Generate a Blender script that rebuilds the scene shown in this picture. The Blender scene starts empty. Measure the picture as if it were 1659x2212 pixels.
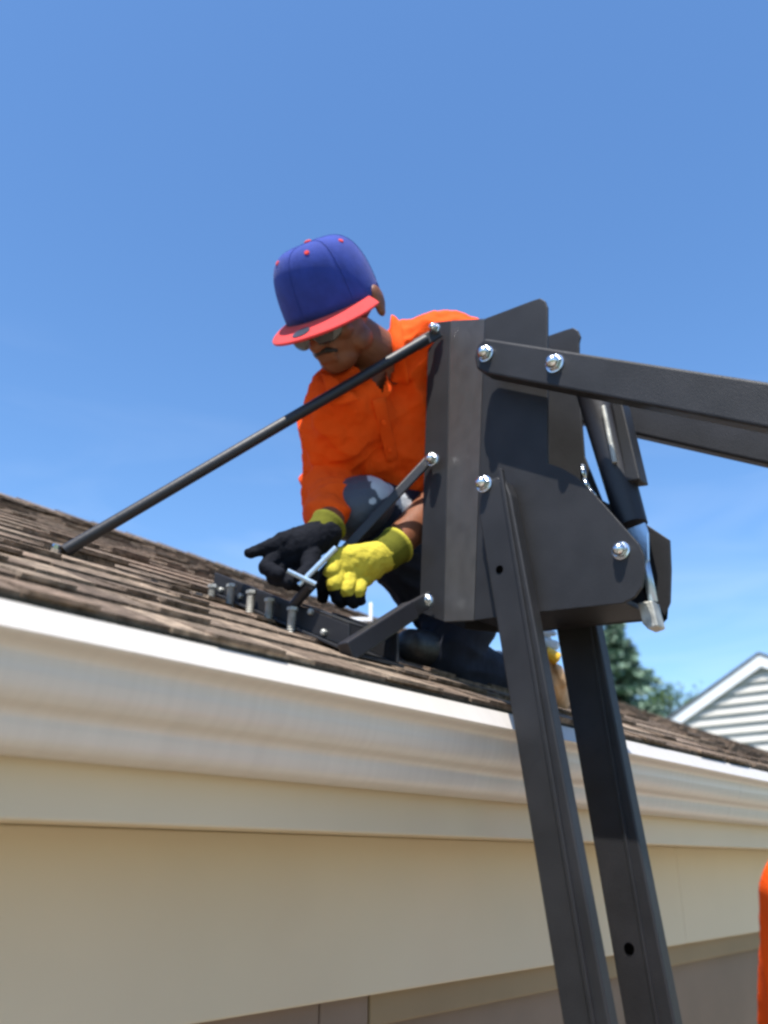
import bpy, bmesh, math, random
from mathutils import Vector, Matrix, noise
from mathutils.bvhtree import BVHTree
random.seed(7)
S = bpy.context.scene
COL = S.collection
R = math.radians
V = Vector

# ------------------------------------------------------------------ camera
TH, PH = R(22.47), R(40.58)          # pitch up, heading from +X (the gutter runs along +X)
FH = V((math.cos(PH), math.sin(PH), 0)); RT = V((math.sin(PH), -math.cos(PH), 0)); ZZ = V((0, 0, 1))
FW = FH * math.cos(TH) + ZZ * math.sin(TH); UP = -FH * math.sin(TH) + ZZ * math.cos(TH)
FL = 1840.0
cam = bpy.data.cameras.new('camera'); co = bpy.data.objects.new('camera', cam); COL.objects.link(co)
cam.sensor_fit = 'VERTICAL'; cam.sensor_height = 24.0; cam.lens = FL / 2212 * 24
cam.clip_start = 0.02; cam.clip_end = 3000
co.location = (0, 0, 0); co.rotation_euler = (R(90) + TH, 0, PH - R(90))
cam.dof.use_dof = True; cam.dof.focus_distance = 1.5; cam.dof.aperture_fstop = 2.0
S.camera = co

# ------------------------------------------------------------------ light
SUN = V((-0.36, -0.17, 0.92)).normalized()      # towards the sun
w = bpy.data.worlds.new('World'); S.world = w; w.use_nodes = True
nt = w.node_tree; bg = nt.nodes['Background']
sky = nt.nodes.new('ShaderNodeTexSky'); sky.sky_type = 'NISHITA'; sky.sun_disc = False
sky.sun_elevation = math.asin(SUN.z); sky.sun_rotation = math.atan2(SUN.x, SUN.y)
sky.altitude = 200; sky.air_density = 1.0; sky.dust_density = 0.5; sky.ozone_density = 3.5
hs = nt.nodes.new('ShaderNodeHueSaturation'); hs.inputs['Saturation'].default_value = 1.15; hs.inputs['Value'].default_value = 1.0
nt.links.new(sky.outputs[0], hs.inputs['Color']); tcw = nt.nodes.new('ShaderNodeTexCoord'); mpw = nt.nodes.new('ShaderNodeMapping'); mpw.inputs['Scale'].default_value = (1.6, 1.6, 6.5)
nzw = nt.nodes.new('ShaderNodeTexNoise'); nzw.inputs['Scale'].default_value = 2.2; nzw.inputs['Detail'].default_value = 7; nzw.inputs['Distortion'].default_value = .6
rpw = nt.nodes.new('ShaderNodeValToRGB'); rpw.color_ramp.elements[0].position = .50; rpw.color_ramp.elements[1].position = .78; rpw.color_ramp.elements[1].color = (.20, .20, .20, 1)
sxw = nt.nodes.new('ShaderNodeSeparateXYZ'); mrw = nt.nodes.new('ShaderNodeMapRange'); mrw.inputs[1].default_value = .10; mrw.inputs[2].default_value = .55; mrw.inputs[3].default_value = 1; mrw.inputs[4].default_value = 0
mlw = nt.nodes.new('ShaderNodeMath'); mlw.operation = 'MULTIPLY'; mxw = nt.nodes.new('ShaderNodeMix'); mxw.data_type = 'RGBA'; mxw.inputs[7].default_value = (5.2, 5.6, 6.2, 1)
for a_, b_ in ((tcw.outputs['Generated'], mpw.inputs[0]), (mpw.outputs[0], nzw.inputs['Vector']), (nzw.outputs['Fac'], rpw.inputs[0]), (tcw.outputs['Generated'], sxw.inputs[0]), (sxw.outputs[2], mrw.inputs[0]), (rpw.outputs[0], mlw.inputs[0]), (mrw.outputs[0], mlw.inputs[1]), (mlw.outputs[0], mxw.inputs[0]), (hs.outputs[0], mxw.inputs[6]), (mxw.outputs[2], bg.inputs[0])): nt.links.new(a_, b_)
pass; bg.inputs[1].default_value = 0.148
sl = bpy.data.lights.new('sun', 'SUN'); sl.energy = 5.0; sl.angle = R(0.53); sl.color = (1.0, 0.955, 0.88)
so = bpy.data.objects.new('sun', sl); COL.objects.link(so)
so.rotation_euler = SUN.to_track_quat('Z', 'Y').to_euler(); so.location = (0, 0, 12)
S.view_settings.view_transform = 'Standard'; S.view_settings.look = 'None'
S.view_settings.exposure = 0.75; S.view_settings.gamma = 1
S.render.engine = 'CYCLES'
try:
    S.cycles.filter_width = 2.8
except Exception: pass

# ------------------------------------------------------------------ helpers
def P(px, py, d):                      # photo position + distance ahead of the camera -> point
    return RT * ((px - 829.5) / FL * d) + UP * ((1106 - py) / FL * d) + FW * d
def ray(px, py): return P(px, py, 1.0)
def PX(px, py, X):                     # on a vertical plane across the gutter
    r = ray(px, py); return r * (X / r.x)
GY, GZ, M = 0.78, 0.2311, 0.47         # eave and pitch
def roofz(y): return GZ + M * (y - GY)
def PR(px, py, off=0.0):
    r = ray(px, py); t = (GZ - M * GY + off) / (r.z - M * r.y); return r * t
HG = -2.05                              # ground level

def tag(o, label=None, cat=None, group=None, kind=None):
    if label: o['label'] = label
    if cat: o['category'] = cat
    if group: o['group'] = group
    if kind: o['kind'] = kind
    return o
def thing(name, loc, label, cat, group=None):
    o = bpy.data.objects.new(name, None); COL.objects.link(o); o.location = loc
    o.empty_display_size = 0.1
    return tag(o, label, cat, group)
def link(name, me, mat, parent=None, smooth=False):
    o = bpy.data.objects.new(name, me); COL.objects.link(o)
    if mat and not me.materials: me.materials.append(mat)
    if smooth: me.polygons.foreach_set('use_smooth', [True] * len(me.polygons))
    if parent:
        o.parent = parent
        off = V((0, 0, 0)); q = parent
        while q: off += q.location; q = q.parent
        me.transform(Matrix.Translation(-off))
    return o
def fin(name, bm, mat, parent=None, bevel=0, smooth=False, seg=2, ang=35):
    bmesh.ops.recalc_face_normals(bm, faces=bm.faces)
    me = bpy.data.meshes.new(name); bm.to_mesh(me); bm.free()
    o = link(name, me, mat, parent, smooth)
    if bevel:
        m = o.modifiers.new('bevel', 'BEVEL'); m.width = bevel; m.segments = seg; m.limit_method = 'ANGLE'; m.angle_limit = R(ang)
    return o
def prism(bm, pts, ex):
    a = [bm.verts.new(p) for p in pts]; b = [bm.verts.new(V(p) + ex) for p in pts]
    n = len(a); bm.faces.new(a); bm.faces.new(b[::-1])
    for i in range(n): bm.faces.new((a[i], b[i], b[(i + 1) % n], a[(i + 1) % n]))
def boxv(bm, x0, x1, y0, y1, z0, z1):
    prism(bm, [V((x0, y0, z0)), V((x1, y0, z0)), V((x1, y1, z0)), V((x0, y1, z0))], V((0, 0, z1 - z0)))
def frame(d):
    d = d.normalized(); a = V((0, 0, 1)) if abs(d.z) < .9 else V((1, 0, 0))
    u = d.cross(a).normalized(); return d, u, d.cross(u)
def tube(bm, a, b, ra, rb=None, n=20, cap=True, ph=0):
    a, b = V(a), V(b); rb = ra if rb is None else rb
    d, u, v = frame(b - a)
    A = [bm.verts.new(a + (u * math.cos(ph + 2 * math.pi * i / n) + v * math.sin(ph + 2 * math.pi * i / n)) * ra) for i in range(n)]
    B = [bm.verts.new(b + (u * math.cos(ph + 2 * math.pi * i / n) + v * math.sin(ph + 2 * math.pi * i / n)) * rb) for i in range(n)]
    for i in range(n): bm.faces.new((A[i], A[(i + 1) % n], B[(i + 1) % n], B[i]))
    if cap: bm.faces.new(A[::-1]); bm.faces.new(B)
def lathe(bm, o, ax, prof, n=24):       # prof: (distance along axis, radius)
    d, u, v = frame(ax); rings = []
    for h, r in prof:
        if r < 1e-6: rings.append([bm.verts.new(o + d * h)])
        else: rings.append([bm.verts.new(o + d * h + (u * math.cos(2 * math.pi * i / n) + v * math.sin(2 * math.pi * i / n)) * r) for i in range(n)])
    for A, B in zip(rings, rings[1:]):
        for i in range(n):
            j = (i + 1) % n
            if len(A) == 1 and len(B) == 1: continue
            if len(A) == 1: bm.faces.new((A[0], B[j], B[i]))
            elif len(B) == 1: bm.faces.new((A[i], A[j], B[0]))
            else: bm.faces.new((A[i], A[j], B[j], B[i]))
def bar(bm, a, b, wdir, wd, th):        # flat bar a->b, wide along wdir, thick across
    a, b = V(a), V(b); d = (b - a).normalized(); wv = (wdir - d * wdir.dot(d)).normalized(); tv = d.cross(wv)
    prism(bm, [a - wv * wd / 2 - tv * th / 2, a + wv * wd / 2 - tv * th / 2, a + wv * wd / 2 + tv * th / 2, a - wv * wd / 2 + tv * th / 2], b - a)
def pipe(bm, pts, r, n=12):
    for a, b in zip(pts, pts[1:]): tube(bm, a, b, r, n=n)

# ------------------------------------------------------------------ materials
def mat(name, c, rough=.6, metal=0, spec=.5, bump=0, bscale=60, var=0, vscale=8, coat=0, attr=None, c2=None, detail=4, sheen=0, stretch=None, sub=0):
    m = bpy.data.materials.new(name); m.use_nodes = True; t = m.node_tree; N = t.nodes; L = t.links
    b = N['Principled BSDF']; b.inputs['Base Color'].default_value = (*c, 1); b.inputs['Roughness'].default_value = rough
    b.inputs['Metallic'].default_value = metal; b.inputs['Specular IOR Level'].default_value = spec
    if coat: b.inputs['Coat Weight'].default_value = coat; b.inputs['Coat Roughness'].default_value = .15
    if sheen: b.inputs['Sheen Weight'].default_value = sheen
    if sub: b.inputs['Subsurface Weight'].default_value = sub; b.inputs['Subsurface Scale'].default_value = .01
    tc = N.new('ShaderNodeTexCoord'); src = tc.outputs['Object']
    if stretch:
        mp = N.new('ShaderNodeMapping'); mp.inputs['Scale'].default_value = stretch; L.new(src, mp.inputs[0]); src = mp.outputs[0]
    base = None
    if attr:
        at = N.new('ShaderNodeAttribute'); at.attribute_name = attr; base = at.outputs['Color']
    if var or c2:
        n = N.new('ShaderNodeTexNoise'); n.inputs['Scale'].default_value = vscale; n.inputs['Detail'].default_value = 6; L.new(src, n.inputs['Vector'])
        mx = N.new('ShaderNodeMix'); mx.data_type = 'RGBA'
        rp = N.new('ShaderNodeValToRGB'); rp.color_ramp.elements[0].position = .35; rp.color_ramp.elements[1].position = .65
        L.new(n.outputs['Fac'], rp.inputs[0]); L.new(rp.outputs[0], mx.inputs[0])
        if base is None:
            cc = c2 or tuple(min(1, x * (1 + var)) for x in c); dd = c if c2 else tuple(x * (1 - var) for x in c)
            mx.inputs[6].default_value = (*dd, 1); mx.inputs[7].default_value = (*cc, 1); base = mx.outputs[2]
        else:
            mm = N.new('ShaderNodeMix'); mm.data_type = 'RGBA'; mm.blend_type = 'MULTIPLY'; mm.inputs[0].default_value = 1
            mx.inputs[6].default_value = (1 - var,) * 3 + (1,); mx.inputs[7].default_value = (1 + var,) * 3 + (1,)
            L.new(base, mm.inputs[6]); L.new(mx.outputs[2], mm.inputs[7]); base = mm.outputs[2]
    if base is not None: L.new(base, b.inputs['Base Color'])
    if bump:
        n2 = N.new('ShaderNodeTexNoise'); n2.inputs['Scale'].default_value = bscale; n2.inputs['Detail'].default_value = detail; L.new(src, n2.inputs['Vector'])
        bp = N.new('ShaderNodeBump'); bp.inputs['Strength'].default_value = bump; bp.inputs['Distance'].default_value = .004
        L.new(n2.outputs['Fac'], bp.inputs['Height']); L.new(bp.outputs[0], b.inputs['Normal'])
    return m
MT = {}
MT['black'] = mat('black_powder_coat', (.0150, .0150, .0170), .52, spec=.35, bump=.2, bscale=520, var=.22, vscale=14)
MT['black_sunlit'] = mat('black_coat_sunlit_tone', (.058, .0565, .057), .5, spec=.45, bump=.2, bscale=520, var=.12, vscale=30)  # lighter tone for the bent strip: its stronger sunlight is put into the colour
MT['black2'] = mat('black_gloss_tube', (.010, .010, .014), .5, bump=.1, bscale=120, var=.15)
MT['zinc'] = mat('zinc_steel', (.62, .66, .70), .22, metal=1, bump=.05, bscale=200, var=.1)
MT['zincb'] = mat('bluish_zinc', (.45, .58, .72), .38, metal=.8, bump=.1, bscale=150, var=.12)
MT['steel'] = mat('dull_steel', (.42, .42, .39), .65, metal=.85, bump=.2, bscale=300, var=.2, vscale=60)
MT['gutter'] = mat('white_gutter_enamel', (.54, .50, .455), .33, spec=.5, var=.03, vscale=9, bump=.04, bscale=12, stretch=(9, .8, .8))
MT['trim'] = mat('cream_painted_trim', (.54, .455, .325), .55, var=.035, vscale=2.5, bump=.06, bscale=14)
MT['door'] = mat('brown_painted_door', (.17, .115, .08), .6, var=.12, vscale=3, bump=.1, bscale=30)
MT['doort'] = mat('tan_door_seal', (.22, .15, .075), .6, var=.1, vscale=3)
MT['shingle'] = mat('asphalt_shingle', (.15, .11, .09), .93, spec=.2, attr='tint', var=.45, vscale=55, bump=1.0, bscale=260, detail=6)
MT['sidew'] = mat('white_vinyl_siding', (.56, .53, .475), .55, var=.04, vscale=2)
MT['white'] = mat('white_rake_paint', (.82, .82, .82), .5, var=.03, vscale=3)
MT['groof'] = mat('grey_far_shingle', (.09, .09, .10), .9, var=.3, vscale=30)
MT['orange'] = mat('orange_shirt_cloth', (.86, .088, .006), .85, spec=.15, bump=.45, bscale=300, var=.05, vscale=12)
MT['capb'] = mat('blue_cap_wool', (.020, .044, .26), .85, spec=.2, bump=.4, bscale=500, sheen=.1, var=.1, vscale=40)
MT['capr'] = mat('red_cap_wool', (.62, .035, .035), .8, spec=.25, bump=.35, bscale=500, sheen=.1, var=.06, vscale=40)
MT['skin'] = mat('brown_skin', (.18, .065, .030), .5, spec=.4, bump=.15, bscale=160, var=.14, vscale=25, sub=.08)
MT['hair'] = mat('black_hair', (.012, .009, .008), .6, bump=.5, bscale=300)
MT['denim'] = mat('navy_denim', (.03, .036, .06), .85, spec=.2, attr='tint', var=.18, vscale=30, bump=.5, bscale=350)
MT['pad'] = mat('grey_knee_pad', (.05, .06, .08), .6, bump=.3, bscale=200, var=.12, attr='tint')
MT['glove'] = mat('knit_dipped_glove', (.7, .6, .1), .85, spec=.12, attr='tint', var=.1, vscale=50, bump=.5, bscale=380)
MT['lens'] = mat('dark_lens', (.012, .012, .014), .08, spec=.8)
MT['gold'] = mat('pale_glasses_frame', (.10, .08, .05), .35, metal=.6)
MT['boot'] = mat('black_boot_leather', (.015, .014, .014), .5, bump=.4, bscale=90)
MT['sole'] = mat('boot_rubber', (.03, .026, .022), .8, bump=.3, bscale=90)
MT['leather'] = mat('tan_leather', (.52, .32, .17), .65, bump=.5, bscale=90, var=.2, vscale=18)
MT['yellow'] = mat('yellow_plastic', (.75, .45, .03), .4)
MT['plast'] = mat('white_plastic', (.8, .82, .84), .4)
MT['rag'] = mat('pale_blue_rag', (.5, .6, .72), .85, bump=.5, bscale=100)
MT['bark'] = mat('tree_bark', (.09, .06, .045), .9, bump=.8, bscale=30, var=.3)
MT['spruce'] = mat('blue_green_needles', (.06, .09, .055), .7, spec=.25, attr='tint')
MT['leaf'] = mat('green_leaves', (.06, .11, .04), .6, spec=.3, attr='tint')
MT['conc'] = mat('concrete', (.33, .28, .21), .9, bump=.4, bscale=40, var=.12, vscale=1.2)
MT['grass'] = mat('lawn', (.055, .085, .025), .95, bump=.9, bscale=50, var=.35, vscale=4)
MT['sticker'] = mat('dark_foil_sticker', (.06, .07, .09), .3, metal=.3)

# ------------------------------------------------------------------ ground
bm = bmesh.new(); boxv(bm, -600, 900, -600, 900, HG - .6, HG)
g = fin('ground', bm, MT['grass']); tag(g, kind='structure')
bm = bmesh.new(); boxv(bm, -3.5, 9.5, -7.0, 1.10, HG + .004, HG + .03)
g = fin('driveway', bm, MT['conc']); tag(g, kind='structure')

# ------------------------------------------------------------------ house
X0, X1 = -3.4, 11.0
RY = 2.71; RZ = roofz(RY)
house = thing('house', (X0, 1.2, HG), 'low house under a brown shingle roof with white gutter and cream trim below the eave', 'house')
# gutter
gp = [(.799, .2335), (.794, .2365), (.7840, .22163), (.780, .2025), (.797, .1965), (.8005, .190), (.8005, .172), (.804, .160), (.814, .150), (.832, .1425), (.8365, .139), (.8375, .122), (.842, .114), (.853, .106), (.862, .1035), (.9035, .1035), (.9035, .1055), (.862, .1055), (.840, .130), (.834, .146), (.810, .157), (.803, .172), (.803, .192), (.800, .200), (.7895, .2075), (.7975, .2250), (.7985, .2315)]
def crom(ps, n=5):
    out = []
    for i in range(len(ps) - 1):
        p0, p1, p2, p3 = ps[max(0, i - 1)], ps[i], ps[i + 1], ps[min(len(ps) - 1, i + 2)]
        for k in range(n):
            t = k / n
            out.append(tuple(.5 * (2 * p1[j] + (p2[j] - p0[j]) * t + (2 * p0[j] - 5 * p1[j] + 4 * p2[j] - p3[j]) * t * t + (3 * p1[j] - p0[j] - 3 * p2[j] + p3[j]) * t ** 3) for j in (0, 1)))
    return out + [ps[-1]]
gp = gp[:3] + crom([(.7735, .2060), (.7790, .2020), (.7900, .1985), (.7975, .1930), (.8000, .1830), (.8015, .1720), (.8070, .1590), (.8170, .1490), (.8290, .1430), (.8350, .1370), (.8375, .1270), (.8430, .1150), (.8530, .1070), (.8660, .1035)]) + gp[16:]
bm = bmesh.new()
segs = [(X0, 2.35), (2.3515, 5.4), (5.4015, 8.5), (8.5015, X1)]
for a, b in segs: prism(bm, [V((a, y, z)) for y, z in gp], V((b - a, 0, 0)))
gut = fin('gutter', bm, MT['gutter'], house, smooth=False)
gut.data.polygons.foreach_set('use_smooth', [True] * len(gut.data.polygons)); m = gut.modifiers.new('e', 'EDGE_SPLIT'); m.split_angle = R(24)
# end caps + slip joint on the gutter
bm = bmesh.new()
prism(bm, [V((2.335, y + (-.0012 if y < .87 else 0), z - (.0008 if z < .11 else 0))) for y, z in gp[:17]] + [V((2.335, .9034, .112)), V((2.335, .86, .112)), V((2.335, .806, .17))], V((.035, 0, 0)))
# (slip joint kept hidden inside the profile's own line)
bm.free()
bm = bmesh.new(); boxv(bm, X0, X1, .9045, .925, .0425, .2350)
fin('fascia', bm, MT['trim'], house, bevel=.003)
bm = bmesh.new(); boxv(bm, X0, X1, .9255, 1.118, .0475, .060)
fin('soffit', bm, MT['trim'], house)
bm = bmesh.new()
boxv(bm, X0, 2.6, 1.10, 1.125, -.2075, .0470)
boxv(bm, 2.602, X1, 1.101, 1.125, -.2075, .0470)
fin('header_board', bm, MT['trim'], house, bevel=.003)
bm = bmesh.new(); boxv(bm, 1.28, X1 - 1.5, 1.128, 1.150, -.262, -.12)
fin('door_seal', bm, MT['doort'], house, bevel=.003)
# wall + side door panels
bm = bmesh.new(); boxv(bm, X0 + .02, X1 - .02, 1.20, 1.32, HG + .02, .10)
boxv(bm, X0 + .02, 1.15, 1.127, 1.199, HG + .02, -.10)
boxv(bm, X1 - 1.5 + .002, X1 - .02, 1.127, 1.199, HG + .02, -.10)
boxv(bm, X0 + .02, X0 + .14, 1.321, RY * 2 - 1.3, HG + .02, .25)
boxv(bm, X1 - .14, X1 - .02, 1.321, RY * 2 - 1.3, HG + .02, .25)
boxv(bm, X0 + .02, X1 - .02, RY * 2 - 1.298, RY * 2 - 1.18, HG + .02, .10)
fin('wall', bm, MT['door'], house)
bm = bmesh.new(); z = -.27; dx = 1.152
boxv(bm, dx, X1 - 1.502, 1.166, 1.196, HG + .03, -.125)
for r in range(4):
    zt = -.62 - r * .40; x = dx + .08
    while x + .62 < X1 - 1.5:
        boxv(bm, x, x + .62, 1.158, 1.1655, zt - .36, zt); x += .70
fin('garage_door', bm, MT['door'], house, bevel=.006)
bm = bmesh.new()
boxv(bm, 1.155, 1.275, 1.128, 1.156, HG + .03, -.12)
fin('door_jamb', bm, MT['door'], house, bevel=.003)
# roof deck + shingles
bm = bmesh.new(); lay = bm.loops.layers.color.new('tint') if False else None
bm = bmesh.new()
NDX = 48; DXS = (X1 - X0) / NDX
for kx in range(NDX):
    xa_ = X0 + kx * DXS
    prism(bm, [V((xa_, y_, z_)) for y_, z_ in ((.86, roofz(.86) - .034), (RY, RZ - .034), (2 * RY - .86, roofz(.86) - .034), (2 * RY - .86, roofz(.86) - .016), (RY, RZ - .016), (.86, roofz(.86) - .016))], V((DXS - .001, 0, 0)))
fin('roof_deck', bm, MT['trim'], house)
bm = bmesh.new(); cl = bm.loops.layers.float_color.new('tint')
PAL = [(.25, .195, .155), (.20, .15, .12), (.115, .085, .070), (.31, .25, .20), (.075, .056, .048), (.24, .175, .14), (.15, .12, .10)]
sd = V((0, 1, M)).normalized(); nn = V((0, -M, 1)).normalized()
def shing(xa, xb, s0, s1, h0, h1, th, side, col):
    def pt(x, s, h):
        q = V((x, .800, roofz(.800) - .004)) + sd * s + nn * h
        if side: q.y = 2 * RY - q.y
        return q
    n0 = len(bm.faces)
    a = [pt(xa, s0, h0), pt(xb, s0, h0), pt(xb, s1, h1), pt(xa, s1, h1)]
    b = [pt(xa, s0, h0 + th), pt(xb, s0, h0 + th), pt(xb, s1, h1 + th * .3), pt(xa, s1, h1 + th * .3)]
    A = [bm.verts.new(p) for p in a]; B = [bm.verts.new(p) for p in b]
    fs = [bm.faces.new(A[::-1]), bm.faces.new(B)] + [bm.faces.new((A[i], A[(i + 1) % 4], B[(i + 1) % 4], B[i])) for i in range(4)]
    for f in fs:
        for l in f.loops: l[cl] = (*col, 1)
PAL = [tuple(m_ + (c_ - m_) * .5 for c_, m_ in zip((c[0] * .95, c[1] * .92, c[2] * .84), (.185, .136, .098))) for c in PAL]
EXP = .125; SL = (RY - .80) * math.sqrt(1 + M * M); NC = int(SL / EXP) + 1
for side in (0, 1):
    shing(X0 - .02, X1 + .02, -.004, .30, -.004, -.004, .011, side, (.035, .036, .030))
    for k in range(NC):
        s0 = k * EXP; s1 = min(s0 + EXP * 1.9, SL)
        x = X0 - .02 - random.random() * .3
        while x < X1:
            wd = random.uniform(.08, .24); c = random.choice(PAL); jj = random.uniform(.8, 1.2); c = tuple(min(1, q * jj) for q in c)
            shing(x, x + wd - .002, s0 + random.uniform(-.004, .004), s1, .006 if k else .0065, .001, .0055 + random.uniform(0, .0015), side, c)
            if random.random() < .62:
                w2 = wd * random.uniform(.4, .8); xx = x + random.uniform(.002, wd - w2)
                c = random.choice(PAL); jj = random.uniform(.75, 1.15); c = tuple(min(1, q * jj) for q in c)
                shing(xx, xx + w2, s0 + random.uniform(-.006, .002), min(SL, s0 + EXP * 1.1), .0118, .0048, .0055, side, c)
            x += wd
# ridge caps
x = X0 - .02
while x < X1:
    c = random.choice(PAL); jj = random.uniform(.7, 1.1); c = tuple(q * jj for q in c)
    h = .006
    for sgn in (1, -1):
        y1 = RY - sgn * .13
        def q(xx, yy, hh): return V((xx, yy, RZ - M * abs(yy - RY) + hh))
        a = [q(x, RY, h + .016), q(x, y1, h + .014), q(x + .19, y1, h + .008), q(x + .19, RY, h + .010)]
        b = [p + V((0, 0, .008)) for p in a]
        A = [bm.verts.new(p) for p in a]; B = [bm.verts.new(p) for p in b]
        fs = [bm.faces.new(A[::-1]), bm.faces.new(B)] + [bm.faces.new((A[i], A[(i + 1) % 4], B[(i + 1) % 4], B[i])) for i in range(4)]
        for f in fs:
            for l in f.loops: l[cl] = (*c, 1)
    x += .145
def sag(ob):
    for v in ob.data.vertices:
        wx = v.co.x + house.location.x; wy = v.co.y + house.location.y
        t = max(0, min(1, (min(wy, 2 * RY - wy) - .86) / (RY - .86)))
        v.co.z -= .026 * max(0, wx - 1.9) * t
sag(fin('roof', bm, MT['shingle'], house)); sag([c for c in house.children if c.name.startswith('roof_deck')][0])

# ------------------------------------------------------------------ neighbour house
NXW = 14.0
ap = PX(1640, 1412, NXW - .08)
lo = PX(1438, 1556, NXW - .08)
slp = (ap.z - lo.z) / (lo.y - ap.y)
HW = 3.2
nh = thing('house', (NXW, ap.y, HG), 'white clapboard gable house standing behind the shingle roof at the right edge', 'house')
bm = bmesh.new()
az = ap.z - .20
z = HG + .05
while z < az:                                     # siding courses: real overlapping boards
    zt = min(z + .15, az)
    hy = min(HW - .25, (az - z) / slp)
    hy2 = min(HW - .25, max(0.001, (az - zt) / slp))
    prism(bm, [V((NXW - .055, ap.y - hy, z)), V((NXW - .055, ap.y + hy, z)), V((NXW - .004, ap.y + hy2, zt)), V((NXW - .004, ap.y - hy2, zt))], V((.03, 0, 0)))
    z += .15
fin('siding', bm, MT['sidew'], nh)
bm = bmesh.new()
ez = az - slp * (HW - .25)
prism(bm, [V((NXW + .03, ap.y - HW + .25, HG + .02)), V((NXW + .03, ap.y + HW - .25, HG + .02)), V((NXW + .03, ap.y + HW - .25, ez - .02)), V((NXW + .03, ap.y, az - .02)), V((NXW + .03, ap.y - HW + .25, ez - .02))], V((7, 0, 0)))
fin('wall', bm, MT['sidew'], nh)
bm = bmesh.new()
for sg in (1, -1):
    a = V((NXW - .10, ap.y, ap.z - .02)); b = V((NXW - .08, ap.y + sg * HW, ap.z - .02 - slp * HW))
    prism(bm, [a, b, b - V((0, 0, .185)), a - V((0, 0, .185))], V((.03, 0, 0)))
fin('rake_board', bm, MT['white'], nh)
bm = bmesh.new()
for sg in (1, -1):
    a = V((NXW - .069, ap.y, ap.z - .12)); b = V((NXW - .069, ap.y + sg * HW, ap.z - .12 - slp * HW))
    prism(bm, [a, b, b - V((0, 0, .02)), a - V((0, 0, .02))], V((.02, 0, 0)))
fin('soffit', bm, MT['white'], nh)
bm = bmesh.new()
for sg in (1, -1):
    a = V((NXW - .11, ap.y, ap.z + .025)); b = V((NXW - .11, ap.y + sg * (HW + .06), ap.z + .025 - slp * (HW + .06)))
    prism(bm, [a, b, b - V((0, 0, .043)), a - V((0, 0, .043))], V((7.6, 0, 0)))
fin('roof', bm, MT['groof'], nh)

# ------------------------------------------------------------------ trees
def leafcloud(bm, cl, pts, size, cols, flat=.6):
    for p, nrm in pts:
        s = size * random.uniform(.6, 1.4)
        d = V((random.gauss(0, 1), random.gauss(0, 1), random.gauss(0, flat))).normalized()
        if nrm is not None: d = (nrm + d * .5).normalized()
        e = d.cross(V((random.gauss(0, 1), random.gauss(0, 1), random.gauss(0, 1)))).normalized()
        vs = [bm.verts.new(p - e * s * .32), bm.verts.new(p + d * s * .5 - e * s * .1), bm.verts.new(p + d * s), bm.verts.new(p + d * s * .5 + e * s * .32)]
        f = bm.faces.new(vs); c = random.choice(cols)
        for l in f.loops: l[cl] = (*c, 1)
def spruce(base, H, rad, label, group):
    t = thing('spruce_tree', base, label, 'tree', group)
    bm = bmesh.new(); n = 8
    for i in range(n):
        tube(bm, base + V((0, 0, H * i / n)), base + V((0, 0, H * (i + 1) / n)), .16 * (1 - i / n) + .01, .16 * (1 - (i + 1) / n) + .01, 10)
    fin('trunk', bm, MT['bark'], t)
    bm = bmesh.new(); cl = bm.loops.layers.float_color.new('tint')
    cols = [(.18, .28, .20), (.24, .36, .26), (.13, .20, .15), (.33, .44, .33), (.07, .11, .08)]
    z = .8
    while z < H - .1:
        k = 1 - z / H; r = rad * (k ** .85) * random.uniform(.82, 1.15)
        nb = max(5, int(11 * k + 5))
        for i in range(nb):
            a = random.uniform(0, 2 * math.pi); L = r * random.uniform(.7, 1.1)
            dr = V((math.cos(a), math.sin(a), 0)); tip = random.uniform(.0, .25)
            m_ = int(46 * L + 14)
            for q in range(m_):
                u = (q + random.random()) / m_
                p = base + V((0, 0, z)) + dr * (L * u) + V((0, 0, -L * .30 * u + tip * L * u * u))
                side = dr.cross(ZZ)
                wv = L * .26 * (1 - u * .75)
                p += side * random.uniform(-wv, wv) + V((0, 0, random.uniform(-.10, .03)))
                leafcloud(bm, cl, [(p, (dr + side * random.uniform(-.8, .8) + V((0, 0, random.uniform(-.5, .15)))).normalized())] * 3, .20, cols)
        z += random.uniform(.20, .34) * (.55 + k)
    fin('crown', bm, MT['spruce'], t)
    return t
def broad(base, H, rad, label, group):
    t = thing('leafy_tree', base, label, 'tree', group)
    bm = bmesh.new(); tube(bm, base, base + V((0, 0, H * .5)), .18, .11, 10)
    cs = []
    for i in range(26):
        a = random.uniform(0, 6.28); rr = rad * random.uniform(.15, .95); zz = H * random.uniform(.45, .97)
        rr *= math.sqrt(max(.05, 1 - ((zz / H - .62) / .42) ** 2))
        c = base + V((math.cos(a) * rr, math.sin(a) * rr, zz)); cs.append(c)
        tube(bm, base + V((0, 0, H * random.uniform(.3, .5))), c, .05, .012, 6)
    fin('trunk', bm, MT['bark'], t)
    bm = bmesh.new(); cl = bm.loops.layers.float_color.new('tint')
    cols = [(.06, .11, .035), (.085, .15, .05), (.045, .08, .03), (.12, .19, .07)]
    for c in cs:
        R0 = rad * random.uniform(.22, .4)
        for i in range(260):
            d = V((random.gauss(0, 1), random.gauss(0, 1), random.gauss(0, .8))) * R0 * .55
            leafcloud(bm, cl, [(c + d, None)], .17, cols)
    fin('crown', bm, MT['leaf'], t)
    return t
p = P(1318, 1318, 26); spruce(V((p.x, p.y, HG)), p.z - HG, 3.9, 'tall blue-green spruce behind the roof beside the black hoist leg', 'trees beyond the roof')
p = P(1436, 1486, 34); broad(V((p.x, p.y, HG)), p.z - HG, 2.0, 'small leafy tree showing between the spruce and the white gable', 'trees beyond the roof')

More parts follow.
